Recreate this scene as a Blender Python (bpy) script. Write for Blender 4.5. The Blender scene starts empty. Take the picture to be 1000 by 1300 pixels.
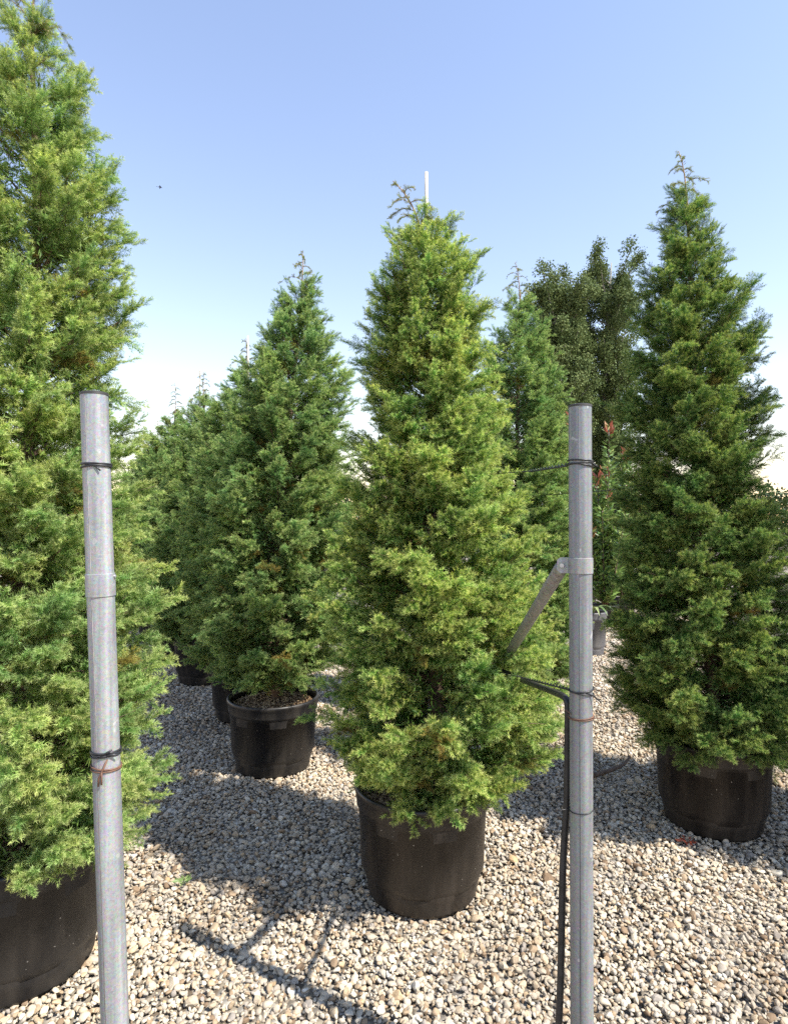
import bpy, math, random
import numpy as np
from mathutils import Vector

scene = bpy.context.scene
col = scene.collection

# ------------------------------------------------------------------ camera
CAM_H, FPX, CX, CY = 1.62, 780.0, 500.0, 665.0     # photo pixels (1000 x 1300)
cam_d = bpy.data.cameras.new('camera')
cam = bpy.data.objects.new('camera', cam_d)
col.objects.link(cam)
cam.location = (0, 0, CAM_H)
cam.rotation_euler = (math.radians(90), 0, 0)
cam_d.sensor_fit = 'HORIZONTAL'
cam_d.sensor_width = 36.0
cam_d.lens = 36.0 * FPX / 1000.0
cam_d.shift_y = (CY - 650.0) / 1000.0
cam_d.clip_start = 0.05
cam_d.clip_end = 5000
scene.camera = cam

# ------------------------------------------------------------------ sky, sun, exposure
SUN_EL, SUN_BACK = 51.0, 31.0       # degrees; the sun stands to the right and a little behind the camera
az = math.radians(90 + SUN_BACK)    # clockwise from +Y
el = math.radians(SUN_EL)
world = bpy.data.worlds.new('World')
scene.world = world
world.use_nodes = True
wn = world.node_tree
wn.nodes.clear()
sky = wn.nodes.new('ShaderNodeTexSky')
sky.sky_type = 'NISHITA'
sky.sun_disc = False
sky.sun_elevation = el
sky.sun_rotation = az
sky.air_density = 1.6
sky.dust_density = 0.0
sky.ozone_density = 2.0
bg = wn.nodes.new('ShaderNodeBackground')
bg.inputs['Strength'].default_value = 0.135
wo = wn.nodes.new('ShaderNodeOutputWorld')
tint = wn.nodes.new('ShaderNodeMix')      # camera white balance of the whole sky
tint.data_type = 'RGBA'
tint.blend_type = 'MULTIPLY'
tint.inputs[0].default_value = 1.0
tint.inputs[7].default_value = (1.14, 0.975, 1.0, 1)
wn.links.new(sky.outputs[0], tint.inputs[6])
wn.links.new(tint.outputs[2], bg.inputs[0])
wn.links.new(bg.outputs[0], wo.inputs[0])

sun_d = bpy.data.lights.new('sun', 'SUN')
sun_d.energy = 5.0
sun_d.angle = math.radians(0.53)
sun_d.color = (1.0, 0.95, 0.86)
sun = bpy.data.objects.new('sun', sun_d)
col.objects.link(sun)
to_sun = Vector((math.sin(az) * math.cos(el), math.cos(az) * math.cos(el), math.sin(el)))
sun.rotation_euler = to_sun.to_track_quat('Z', 'Y').to_euler()
sun.location = (6, -4, 9)

vs = scene.view_settings
vs.view_transform = 'Standard'
vs.look = 'None'
vs.exposure = 0.98
vs.gamma = 1.0
vs.use_curve_mapping = False
scene.render.engine = 'CYCLES'
scene.cycles.max_bounces = 4
scene.cycles.diffuse_bounces = 1
scene.cycles.glossy_bounces = 2
scene.cycles.transmission_bounces = 2
scene.cycles.use_denoising = False


def at(px, py, d):
    """World point seen at photo pixel (px, py) at depth d metres."""
    return Vector(((px - CX) / FPX * d, d, CAM_H + (CY - py) / FPX * d))


# ------------------------------------------------------------------ materials
def new_mat(name):
    m = bpy.data.materials.new(name)
    m.use_nodes = True
    nt = m.node_tree
    nt.nodes.clear()
    out = nt.nodes.new('ShaderNodeOutputMaterial')
    return m, nt, out


def N(nt, kind, **kw):
    n = nt.nodes.new(kind)
    for k, v in kw.items():
        setattr(n, k, v)
    return n


def ramp(nt, fac, stops, interp='LINEAR'):
    r = nt.nodes.new('ShaderNodeValToRGB')
    r.color_ramp.interpolation = interp
    els = r.color_ramp.elements
    while len(els) < len(stops):
        els.new(0.5)
    for e, (p, c) in zip(els, stops):
        e.position = p
        e.color = (*c, 1)
    nt.links.new(fac, r.inputs[0])
    return r.outputs[0]


def mix(nt, fac, a, b, mode='MIX'):
    m = nt.nodes.new('ShaderNodeMix')
    m.data_type = 'RGBA'
    m.blend_type = mode
    for s, v in ((m.inputs[0], fac), (m.inputs[6], a), (m.inputs[7], b)):
        if isinstance(v, (int, float)):
            s.default_value = v
        elif isinstance(v, tuple):
            s.default_value = (*v, 1)
        else:
            nt.links.new(v, s)
    return m.outputs[2]


def noise(nt, scale, detail=3.0, rough=0.55, coord='Object', dist=0.0):
    tc = nt.nodes.new('ShaderNodeTexCoord')
    n = nt.nodes.new('ShaderNodeTexNoise')
    n.inputs['Scale'].default_value = scale
    n.inputs['Detail'].default_value = detail
    n.inputs['Roughness'].default_value = rough
    n.inputs['Distortion'].default_value = dist
    nt.links.new(tc.outputs[coord], n.inputs['Vector'])
    return n.outputs['Fac']


def bump(nt, height, strength, dist):
    b = nt.nodes.new('ShaderNodeBump')
    b.inputs['Strength'].default_value = strength
    b.inputs['Distance'].default_value = dist
    nt.links.new(height, b.inputs['Height'])
    return b.outputs[0]


def principled(nt, out, base, rough=0.6, metal=0.0, spec=0.5, normal=None):
    p = nt.nodes.new('ShaderNodeBsdfPrincipled')
    for s, v in ((p.inputs['Base Color'], base), (p.inputs['Roughness'], rough), (p.inputs['Metallic'], metal)):
        if isinstance(v, (int, float)):
            s.default_value = v
        elif isinstance(v, tuple):
            s.default_value = (*v, 1)
        else:
            nt.links.new(v, s)
    p.inputs['Specular IOR Level'].default_value = spec
    if normal is not None:
        nt.links.new(normal, p.inputs['Normal'])
    nt.links.new(p.outputs[0], out.inputs[0])
    return p


def needle_mat(name, deep, mid, tip, trans=0.3):
    """Juniper needles: attribute 'tipness' runs from the old inner needles (0) to this year's tips (1)."""
    m, nt, out = new_mat(name)
    a = N(nt, 'ShaderNodeAttribute', attribute_name='tipness')
    oi = N(nt, 'ShaderNodeObjectInfo')
    c = ramp(nt, a.outputs['Fac'], [(0.0, deep), (0.5, mid), (1.0, tip)])
    hs = N(nt, 'ShaderNodeHueSaturation')
    mr = N(nt, 'ShaderNodeMapRange')
    mr.inputs[3].default_value = 0.485
    mr.inputs[4].default_value = 0.525
    nt.links.new(oi.outputs['Random'], mr.inputs[0])
    nt.links.new(mr.outputs[0], hs.inputs['Hue'])
    ml = N(nt, 'ShaderNodeMath', operation='MULTIPLY_ADD')
    fr = N(nt, 'ShaderNodeMath', operation='FRACT')
    m7 = N(nt, 'ShaderNodeMath', operation='MULTIPLY')
    m7.inputs[1].default_value = 7.31
    nt.links.new(oi.outputs['Random'], m7.inputs[0])
    nt.links.new(m7.outputs[0], fr.inputs[0])
    nt.links.new(fr.outputs[0], ml.inputs[0])
    ml.inputs[1].default_value = 0.55
    ml.inputs[2].default_value = 0.72
    nt.links.new(ml.outputs[0], hs.inputs['Value'])
    gp = N(nt, 'ShaderNodeNewGeometry')
    pn = N(nt, 'ShaderNodeTexNoise')
    pn.inputs['Scale'].default_value = 4.5
    pn.inputs['Detail'].default_value = 2.0
    nt.links.new(gp.outputs['Position'], pn.inputs['Vector'])
    c = mix(nt, 1.0, c, ramp(nt, pn.outputs['Fac'], [(0.3, (0.70, 0.86, 0.85)), (0.5, (1, 1, 1)), (0.72, (1.12, 1.10, 0.92))]), 'MULTIPLY')
    nt.links.new(c, hs.inputs['Color'])
    d = N(nt, 'ShaderNodeBsdfPrincipled')
    d.inputs['Roughness'].default_value = 0.45
    d.inputs['Specular IOR Level'].default_value = 0.18
    nt.links.new(hs.outputs[0], d.inputs['Base Color'])
    t = N(nt, 'ShaderNodeBsdfTranslucent')
    nt.links.new(mix(nt, 1.0, hs.outputs[0], (1.15, 1.25, 0.6), 'MULTIPLY'), t.inputs[0])
    mx = N(nt, 'ShaderNodeMixShader')
    mx.inputs[0].default_value = trans
    nt.links.new(d.outputs[0], mx.inputs[1])
    nt.links.new(t.outputs[0], mx.inputs[2])
    nt.links.new(mx.outputs[0], out.inputs[0])
    return m


def leaf_mat(name, stops, rough=0.4, trans=0.25, spec=0.4):
    """Broad leaves coloured by the per-leaf attribute 'tipness'."""
    m, nt, out = new_mat(name)
    a = N(nt, 'ShaderNodeAttribute', attribute_name='tipness')
    c = ramp(nt, a.outputs['Fac'], stops)
    d = N(nt, 'ShaderNodeBsdfPrincipled')
    d.inputs['Roughness'].default_value = rough
    d.inputs['Specular IOR Level'].default_value = spec
    nt.links.new(c, d.inputs['Base Color'])
    t = N(nt, 'ShaderNodeBsdfTranslucent')
    nt.links.new(c, t.inputs[0])
    mx = N(nt, 'ShaderNodeMixShader')
    mx.inputs[0].default_value = trans
    nt.links.new(d.outputs[0], mx.inputs[1])
    nt.links.new(t.outputs[0], mx.inputs[2])
    nt.links.new(mx.outputs[0], out.inputs[0])
    return m


M = {}  # green needles: new tips paler, with sunlit tips and dark gaps also in colour
M['needle_olive'] = needle_mat('needle_olive', (0.045, 0.105, 0.022), (0.185, 0.30, 0.055), (0.70, 0.72, 0.27), 0.38)
M['needle_green'] = needle_mat('needle_green', (0.048, 0.11, 0.036), (0.165, 0.275, 0.08), (0.54, 0.61, 0.27), 0.38)
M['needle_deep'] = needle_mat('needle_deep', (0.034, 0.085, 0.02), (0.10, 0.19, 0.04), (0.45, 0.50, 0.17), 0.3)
M['needle_yellow'] = needle_mat('needle_yellow', (0.085, 0.16, 0.04), (0.245, 0.345, 0.085), (0.62, 0.66, 0.28), 0.38)
M['needle_leader'] = needle_mat('needle_leader', (0.12, 0.15, 0.06), (0.25, 0.28, 0.10), (0.45, 0.40, 0.20))
M['needle_dry'] = needle_mat('needle_dry', (0.13, 0.085, 0.03), (0.25, 0.18, 0.05), (0.38, 0.32, 0.09))

m, nt, out = new_mat('bark')
nf = noise(nt, 60, 5)
principled(nt, out, ramp(nt, nf, [(0.3, (0.07, 0.045, 0.03)), (0.7, (0.20, 0.13, 0.085))]), 0.9, normal=bump(nt, nf, 0.8, 0.004))
M['bark'] = m
m, nt, out = new_mat('young_bark')
nf = noise(nt, 90, 4)
principled(nt, out, ramp(nt, nf, [(0.3, (0.22, 0.14, 0.09)), (0.7, (0.38, 0.26, 0.17))]), 0.75)
M['young_bark'] = m
m, nt, out = new_mat('poplar_bark')
nf = noise(nt, 3, 5)
principled(nt, out, ramp(nt, nf, [(0.3, (0.16, 0.15, 0.12)), (0.7, (0.34, 0.32, 0.27))]), 0.85)
M['poplar_bark'] = m

m, nt, out = new_mat('bamboo')
nf = noise(nt, 40, 3)
principled(nt, out, ramp(nt, nf, [(0.3, (0.50, 0.45, 0.36)), (0.7, (0.68, 0.63, 0.54))]), 0.55)
M['bamboo'] = m


def pot_mat(name, base, dust):
    m, nt, out = new_mat(name)
    tc = N(nt, 'ShaderNodeTexCoord')
    mp = N(nt, 'ShaderNodeMapping')
    mp.inputs['Scale'].default_value = (9, 9, 2.2)
    nt.links.new(tc.outputs['Object'], mp.inputs[0])
    n1 = N(nt, 'ShaderNodeTexNoise')
    n1.inputs['Scale'].default_value = 1.6
    n1.inputs['Detail'].default_value = 6
    nt.links.new(mp.outputs[0], n1.inputs['Vector'])
    smear = ramp(nt, n1.outputs['Fac'], [(0.42, (0, 0, 0)), (0.75, (1, 1, 1))])
    v = N(nt, 'ShaderNodeTexNoise')
    v.inputs['Scale'].default_value = 75
    v.inputs['Detail'].default_value = 2
    nt.links.new(tc.outputs['Object'], v.inputs['Vector'])
    specks = ramp(nt, v.outputs['Fac'], [(0.735, (0, 0, 0)), (0.77, (1, 1, 1))])
    c = mix(nt, smear, base, dust)
    c = mix(nt, specks, c, (0.30, 0.28, 0.25))
    rg = ramp(nt, n1.outputs['Fac'], [(0.3, (0.36, 0.36, 0.36)), (0.75, (0.62, 0.62, 0.62))])
    principled(nt, out, c, rg, spec=0.45, normal=bump(nt, v.outputs['Fac'], 0.12, 0.002))
    return m


M['pot'] = pot_mat('black_plastic', (0.010, 0.0095, 0.010), (0.034, 0.029, 0.024))
M['pot_brown'] = pot_mat('dusty_black_plastic', (0.014, 0.011, 0.009), (0.042, 0.033, 0.025))
M['pot_grey'] = pot_mat('grey_plastic', (0.10, 0.10, 0.11), (0.17, 0.16, 0.15))

m, nt, out = new_mat('bark_mulch')
nf = noise(nt, 55, 6, 0.7)
principled(nt, out, ramp(nt, nf, [(0.3, (0.10, 0.06, 0.035)), (0.55, (0.26, 0.16, 0.09)), (0.8, (0.42, 0.29, 0.17))]), 0.95,
           normal=bump(nt, nf, 1.0, 0.01))
M['mulch'] = m
m, nt, out = new_mat('mulch_chip')
gi = N(nt, 'ShaderNodeNewGeometry')
principled(nt, out, ramp(nt, gi.outputs['Random Per Island'], [(0.0, (0.14, 0.08, 0.045)), (0.45, (0.34, 0.22, 0.12)), (1.0, (0.56, 0.41, 0.24))]), 0.9)
M['chip'] = m


def galv_mat(name, dark, light):
    m, nt, out = new_mat(name)
    tc = N(nt, 'ShaderNodeTexCoord')
    vo = N(nt, 'ShaderNodeTexVoronoi')
    vo.inputs['Scale'].default_value = 210
    nt.links.new(tc.outputs['Object'], vo.inputs['Vector'])
    n1 = noise(nt, 9, 5, 0.6)
    n2 = noise(nt, 34, 2, 0.5)
    n3 = noise(nt, 420, 2, 0.5)
    c = mix(nt, n1, dark, light)
    c = mix(nt, 0.16, c, vo.outputs['Color'], 'OVERLAY')
    c = mix(nt, ramp(nt, n2, [(0.69, (0, 0, 0)), (0.72, (0.75, 0.75, 0.75))]), c, (0.42, 0.43, 0.43))
    c = mix(nt, ramp(nt, n3, [(0.62, (0, 0, 0)), (0.70, (0.5, 0.5, 0.5))]), c, (0.13, 0.135, 0.14))
    mp = N(nt, 'ShaderNodeMapping')
    mp.inputs['Scale'].default_value = (70, 70, 1.6)
    nt.links.new(tc.outputs['Object'], mp.inputs[0])
    st = N(nt, 'ShaderNodeTexNoise')
    st.inputs['Scale'].default_value = 1.0
    st.inputs['Detail'].default_value = 5
    nt.links.new(mp.outputs[0], st.inputs['Vector'])
    c = mix(nt, 0.55, c, ramp(nt, st.outputs['Fac'], [(0.3, (0.25, 0.25, 0.25)), (0.7, (0.75, 0.74, 0.72))]), 'OVERLAY')
    rg = ramp(nt, n1, [(0.3, (0.42, 0.42, 0.42)), (0.7, (0.6, 0.6, 0.6))])
    principled(nt, out, c, rg, 0.35, normal=bump(nt, n3, 0.25, 0.001))
    return m


M['galv'] = galv_mat('galvanised_steel', (0.175, 0.185, 0.195), (0.255, 0.265, 0.275))
M['galv_sunlit'] = galv_mat('sunlit_galvanised_steel', (0.24, 0.25, 0.26), (0.34, 0.35, 0.36))  # lighter steel carries the sun on the leaning post in its colour
M['galv_band'] = galv_mat('galvanised_band', (0.25, 0.255, 0.26), (0.32, 0.325, 0.33))
M['galv_dull'] = galv_mat('galvanised_brace', (0.20, 0.195, 0.18), (0.29, 0.28, 0.26))


def plain(name, c, rough=0.5, metal=0.0, sc=50, amt=0.35):
    m, nt, out = new_mat(name)
    nf = noise(nt, sc, 4)
    lo = tuple(x * (1 - amt) for x in c)
    hi = tuple(min(1, x * (1 + amt)) for x in c)
    principled(nt, out, ramp(nt, nf, [(0.3, lo), (0.7, hi)]), rough, metal)
    return m


M['cap'] = plain('dark_cap', (0.035, 0.033, 0.032), 0.6)
M['seam'] = plain('weld_seam', (0.22, 0.20, 0.185), 0.6, 0.3)
M['seam_dark'] = plain('weathered_seam', (0.075, 0.078, 0.082), 0.7, 0.1)
M['wire'] = plain('black_wire', (0.018, 0.018, 0.02), 0.42)
M['rust'] = plain('rusty_wire', (0.13, 0.065, 0.04), 0.65)
M['hose'] = plain('black_hose', (0.022, 0.021, 0.021), 0.5, amt=0.5)
M['bolt'] = plain('zinc_bolt', (0.50, 0.50, 0.50), 0.4, 0.6)
M['twig'] = plain('dead_twig', (0.10, 0.07, 0.05), 0.9)
M['bird'] = plain('dark_feather', (0.03, 0.03, 0.035), 0.8)
M['poplar'] = leaf_mat('poplar_leaf', [(0.0, (0.06, 0.095, 0.034)), (0.5, (0.12, 0.165, 0.055)), (1.0, (0.21, 0.25, 0.095))], 0.6, 0.2, 0.15)
M['photinia'] = leaf_mat('photinia_leaf', [(0.0, (0.075, 0.145, 0.03)), (0.5, (0.17, 0.26, 0.065)), (0.72, (0.30, 0.34, 0.10)), (0.86, (0.30, 0.12, 0.06)), (1.0, (0.38, 0.10, 0.07))], 0.22, 0.22)
M['strap'] = leaf_mat('strap_leaf', [(0.0, (0.10, 0.18, 0.05)), (1.0, (0.26, 0.30, 0.12))], 0.35, 0.2)
M['weed'] = leaf_mat('weed_leaf', [(0.0, (0.12, 0.20, 0.06)), (1.0, (0.24, 0.32, 0.12))], 0.5, 0.3)
M['redleaf'] = leaf_mat('red_leaf', [(0.0, (0.22, 0.05, 0.035)), (1.0, (0.36, 0.10, 0.06))], 0.5, 0.3)
M['hedge'] = leaf_mat('hedge_leaf', [(0.0, (0.03, 0.055, 0.02)), (1.0, (0.09, 0.13, 0.05))], 0.45, 0.2)

# gravel: one colour per stone, fine grain on each
m, nt, out = new_mat('river_pebble')
oi = N(nt, 'ShaderNodeObjectInfo')
c = ramp(nt, oi.outputs['Random'], [
    (0.00, (0.16, 0.11, 0.07)), (0.10, (0.31, 0.23, 0.15)), (0.28, (0.43, 0.36, 0.265)), (0.45, (0.36, 0.32, 0.265)),
    (0.62, (0.50, 0.435, 0.335)), (0.76, (0.26, 0.235, 0.21)), (0.88, (0.58, 0.53, 0.44)), (0.95, (0.42, 0.30, 0.17)), (1.0, (0.64, 0.61, 0.55))])
nf = noise(nt, 45, 4, 0.6)
nv = noise(nt, 140, 3, 0.6)
c = mix(nt, 0.55, c, ramp(nt, nf, [(0.25, (0.30, 0.28, 0.26)), (0.75, (0.85, 0.82, 0.78))]), 'OVERLAY')
gp = N(nt, 'ShaderNodeNewGeometry')
pn = N(nt, 'ShaderNodeTexNoise')
pn.inputs['Scale'].default_value = 1.7
pn.inputs['Detail'].default_value = 4.0
nt.links.new(gp.outputs['Position'], pn.inputs['Vector'])
c = mix(nt, 1.0, c, ramp(nt, pn.outputs['Fac'], [(0.3, (0.74, 0.70, 0.66)), (0.52, (1, 1, 1)), (0.75, (1.1, 1.08, 1.04))]), 'MULTIPLY')
principled(nt, out, c, 0.72, spec=0.3, normal=bump(nt, nv, 0.35, 0.003))
M['pebble'] = m

# ground beneath and beyond the loose pebbles
m, nt, out = new_mat('gravel_ground')
tc = N(nt, 'ShaderNodeTexCoord')
vo = N(nt, 'ShaderNodeTexVoronoi')
vo.inputs['Scale'].default_value = 34
nt.links.new(tc.outputs['Object'], vo.inputs['Vector'])
sp = N(nt, 'ShaderNodeSeparateColor')
nt.links.new(vo.outputs['Color'], sp.inputs[0])
c = ramp(nt, sp.outputs[0], [(0.0, (0.11, 0.085, 0.06)), (0.4, (0.22, 0.185, 0.14)), (0.7, (0.29, 0.255, 0.21)), (1.0, (0.38, 0.35, 0.30))])
hd = N(nt, 'ShaderNodeMath', operation='SUBTRACT')
hd.inputs[0].default_value = 1.0
nt.links.new(vo.outputs['Distance'], hd.inputs[1])
principled(nt, out, c, 0.9, spec=0.2, normal=bump(nt, hd.outputs[0], 1.0, 0.02))
M['ground'] = m


# ------------------------------------------------------------------ mesh helpers
class MB:
    def __init__(self):
        self.v, self.f = [], []

    def add(self, vs, fs):
        o = len(self.v)
        self.v += [tuple(p) for p in vs]
        self.f += [tuple(i + o for i in f) for f in fs]

    def tube(self, pts, radii, n=8, caps=True, closed=False):
        pts = [Vector(p) for p in pts]
        if isinstance(radii, (int, float)):
            radii = [radii] * len(pts)
        vs, fs = [], []
        prev = None
        L = len(pts)
        for i, p in enumerate(pts):
            if closed:
                t = pts[(i + 1) % L] - pts[i - 1]
            else:
                t = pts[min(i + 1, L - 1)] - pts[max(i - 1, 0)]
            t.normalize()
            if prev is None:
                a = Vector((0, 0, 1)) if abs(t.z) < 0.9 else Vector((1, 0, 0))
                u = t.cross(a).normalized()
            else:
                u = (prev - t * prev.dot(t)).normalized()
            prev = u
            w = t.cross(u)
            for k in range(n):
                a = 2 * math.pi * k / n
                vs.append(p + (u * math.cos(a) + w * math.sin(a)) * radii[i])
        R = L if closed else L - 1
        for i in range(R):
            for k in range(n):
                a, b = i * n + k, i * n + (k + 1) % n
                j = ((i + 1) % L) * n
                fs.append((a, b, j + (k + 1) % n, j + k))
        if caps and not closed:
            fs.append(tuple(range(n))[::-1])
            fs.append(tuple((L - 1) * n + k for k in range(n)))
        self.add(vs, fs)

    def lathe(self, prof, n=64, mod=None):
        vs, fs = [], []
        for j, (r, z) in enumerate(prof):
            for k in range(n):
                a = 2 * math.pi * k / n
                rr = r if mod is None else mod(j, r, z, a)
                vs.append((rr * math.cos(a), rr * math.sin(a), z))
        for j in range(len(prof) - 1):
            for k in range(n):
                b = (k + 1) % n
                fs.append((j * n + k, j * n + b, (j + 1) * n + b, (j + 1) * n + k))
        self.add(vs, fs)

    def box(self, c, s, axes=None):
        ax = axes or (Vector((1, 0, 0)), Vector((0, 1, 0)), Vector((0, 0, 1)))
        c = Vector(c)
        vs = [c + ax[0] * (s[0] * i) + ax[1] * (s[1] * j) + ax[2] * (s[2] * k) for i in (-.5, .5) for j in (-.5, .5) for k in (-.5, .5)]
        self.add(vs, [(0, 1, 3, 2), (4, 6, 7, 5), (0, 4, 5, 1), (2, 3, 7, 6), (0, 2, 6, 4), (1, 5, 7, 3)])

    def mesh(self, name, mat=None, smooth=True):
        me = bpy.data.meshes.new(name)
        me.from_pydata(self.v, [], self.f)
        if mat:
            me.materials.append(M[mat])
        if smooth:
            me.polygons.foreach_set('use_smooth', [True] * len(me.polygons))
        me.update()
        return me


def link(name, me, parent=None, kind=None):
    o = bpy.data.objects.new(name, me)
    col.objects.link(o)
    if parent is not None:
        o.parent = parent
    if kind:
        o['kind'] = kind
    return o


def tag(o, label, cat, group=None):
    o['label'] = label
    o['category'] = cat
    if group:
        o['group'] = group
    return o


def empty(name, loc):
    o = bpy.data.objects.new(name, None)
    o.empty_display_size = 0.1
    col.objects.link(o)
    o.location = loc
    return o


def sharp(o, deg=35):
    """Flat-looking edges where faces meet at more than deg degrees."""
    me = o.data
    import bmesh
    bm = bmesh.new()
    bm.from_mesh(me)
    for e in bm.edges:
        if len(e.link_faces) == 2 and e.calc_face_angle(0) > math.radians(deg):
            e.smooth = False
    bm.to_mesh(me)
    bm.free()
    return o


def tri_mesh(name, verts, tris, mat, tip=None):
    me = bpy.data.meshes.new(name)
    verts = np.asarray(verts, np.float32)
    tris = np.asarray(tris, np.int32)
    me.vertices.add(len(verts))
    me.vertices.foreach_set('co', verts.ravel())
    me.loops.add(tris.size)
    me.loops.foreach_set('vertex_index', tris.ravel())
    me.polygons.add(len(tris))
    me.polygons.foreach_set('loop_start', np.arange(0, tris.size, tris.shape[1], dtype=np.int32))
    me.update(calc_edges=True)
    if tip is not None:
        a = me.attributes.new('tipness', 'FLOAT', 'POINT')
        a.data.foreach_set('value', np.asarray(tip, np.float32))
    if mat:
        me.materials.append(M[mat])
    return me


# ------------------------------------------------------------------ juniper shoots
def make_shoot(seed, length=0.13, needle=0.0150, width=0.0024, side=11):
    """One feathery juniper shoot along +Z, fanned in the XZ plane; returns verts, tris, tipness."""
    r = np.random.default_rng(seed)
    V, T, A = [], [], []

    def axis(p0, d0, L, bend, u_base, lead):
        n = max(3, int(L / 0.0072))
        p = np.array(p0, float)
        d = np.array(d0, float)
        d /= np.linalg.norm(d)
        pts = [p.copy()]
        for k in range(n):
            d = d + bend / n + r.normal(0, 0.025, 3)
            d /= np.linalg.norm(d)
            p = p + d * (L / n)
            pts.append(p.copy())
            u = (k + 1) / n
            ax = np.cross(d, [0.31, 0.83, 0.46])
            ax /= np.linalg.norm(ax)
            ay = np.cross(d, ax)
            ph = r.uniform(0, 6.28)
            m = 3 if k < n - 1 else 7
            for q in range(m):
                a = ph + q * 6.283 / m + r.normal(0, 0.3)
                open_ = r.uniform(0.75, 1.3) if k < n - 1 else r.uniform(0.1, 1.15)
                nd = d * math.cos(open_) + (ax * math.cos(a) + ay * math.sin(a)) * math.sin(open_)
                nl = needle * r.uniform(0.75, 1.25) * (0.85 + 0.3 * (1 - u) if k < n - 1 else 1.3)
                w = np.cross(nd, r.normal(0, 1, 3))
                w /= np.linalg.norm(w) + 1e-9
                b = len(V)
                V.extend([p - w * width / 2, p + w * width / 2, p + nd * nl])
                T.append((b, b + 1, b + 2))
                t0 = u_base + (1 - u_base) * max(0.0, (u - 0.25) / 0.75) ** 1.1
                A.extend([t0 * 0.7, t0 * 0.7, min(1, t0 * 1.05)])
        # thin woody axis
        for k in range(0, n, 2):
            p, q = pts[k], pts[min(k + 2, n)]
            w = np.cross(q - p, [0.2, 0.9, 0.3])
            w /= np.linalg.norm(w) + 1e-9
            hw = 0.0009 if lead else 0.0006
            b = len(V)
            V.extend([p - w * hw, p + w * hw, q])
            T.append((b, b + 1, b + 2))
            A.extend([0.35] * 3)
        return pts

    main = axis((0, 0, 0), (0, 0, 1), length, np.array([r.uniform(-.3, .3), r.uniform(-.5, .1), 0]), 0.0, True)
    n = len(main) - 1
    for i in range(side):
        u = 0.12 + 0.8 * (i + r.uniform(0, .6)) / side
        k = int(u * n)
        s = 1 if i % 2 else -1
        L = (0.038 * (1 - u) + 0.016) * r.uniform(0.7, 1.25) * length / 0.13
        d = (s * r.uniform(.55, .95), r.uniform(-.45, .55), r.uniform(.55, 1.0))
        axis(main[k], d, L, np.array([0, r.uniform(-.3, .2), r.uniform(.1, .6)]), 0.12, False)
    return V, T, A


SHOOTS = {}
_shoot_geo = [make_shoot(100 + i, length=(0.105, 0.12, 0.09, 0.13, 0.11, 0.085)[i], side=(12, 13, 10, 14, 11, 9)[i]) for i in range(6)]


def shoot_objects(mat):
    if mat not in SHOOTS:
        SHOOTS[mat] = [bpy.data.objects.new('juniper_shoot', tri_mesh('juniper_shoot', v, t, mat, a)) for v, t, a in _shoot_geo]
    return SHOOTS[mat]


def scatter_tree(name, objs):
    """Geometry-node group: instance one of objs on every point, by the point attributes idx, rot, scl."""
    ng = bpy.data.node_groups.new(name, 'GeometryNodeTree')
    ng.interface.new_socket('Geometry', in_out='INPUT', socket_type='NodeSocketGeometry')
    ng.interface.new_socket('Geometry', in_out='OUTPUT', socket_type='NodeSocketGeometry')
    gi = ng.nodes.new('NodeGroupInput')
    go = ng.nodes.new('NodeGroupOutput')
    jn = ng.nodes.new('GeometryNodeJoinGeometry')
    for o in objs:
        i = ng.nodes.new('GeometryNodeObjectInfo')
        i.inputs['Object'].default_value = o
        i.inputs['As Instance'].default_value = True
        ng.links.new(i.outputs['Geometry'], jn.inputs[0])
    m2p = ng.nodes.new('GeometryNodeMeshToPoints')
    iop = ng.nodes.new('GeometryNodeInstanceOnPoints')
    iop.inputs['Pick Instance'].default_value = True

    def attr(nm, dt):
        a = ng.nodes.new('GeometryNodeInputNamedAttribute')
        a.data_type = dt
        a.inputs['Name'].default_value = nm
        return next(s for s in a.outputs if s.enabled and s.name == 'Attribute')
    e2r = ng.nodes.new('FunctionNodeEulerToRotation')
    ng.links.new(attr('rot', 'FLOAT_VECTOR'), e2r.inputs[0])
    ng.links.new(gi.outputs[0], m2p.inputs[0])
    ng.links.new(m2p.outputs[0], iop.inputs['Points'])
    ng.links.new(jn.outputs[0], iop.inputs['Instance'])
    ng.links.new(attr('idx', 'INT'), iop.inputs['Instance Index'])
    ng.links.new(e2r.outputs[0], iop.inputs['Rotation'])
    ng.links.new(attr('scl', 'FLOAT_VECTOR'), iop.inputs['Scale'])
    ng.links.new(iop.outputs[0], go.inputs[0])
    return ng


GROUPS = {}


def scatter_group(key, objs):
    if key not in GROUPS:
        GROUPS[key] = scatter_tree('scatter_' + key, objs)
    return GROUPS[key]


def point_mesh(name, P, rot, scl, idx):
    me = bpy.data.meshes.new(name)
    me.vertices.add(len(P))
    me.vertices.foreach_set('co', np.asarray(P, np.float32).ravel())
    a = me.attributes.new('rot', 'FLOAT_VECTOR', 'POINT')
    a.data.foreach_set('vector', np.asarray(rot, np.float32).ravel())
    a = me.attributes.new('scl', 'FLOAT_VECTOR', 'POINT')
    scl = np.asarray(scl, np.float32)
    if scl.ndim == 1:
        scl = np.repeat(scl[:, None], 3, 1)
    a.data.foreach_set('vector', scl.ravel())
    a = me.attributes.new('idx', 'INT', 'POINT')
    a.data.foreach_set('value', np.asarray(idx, np.int32))
    return me


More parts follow.
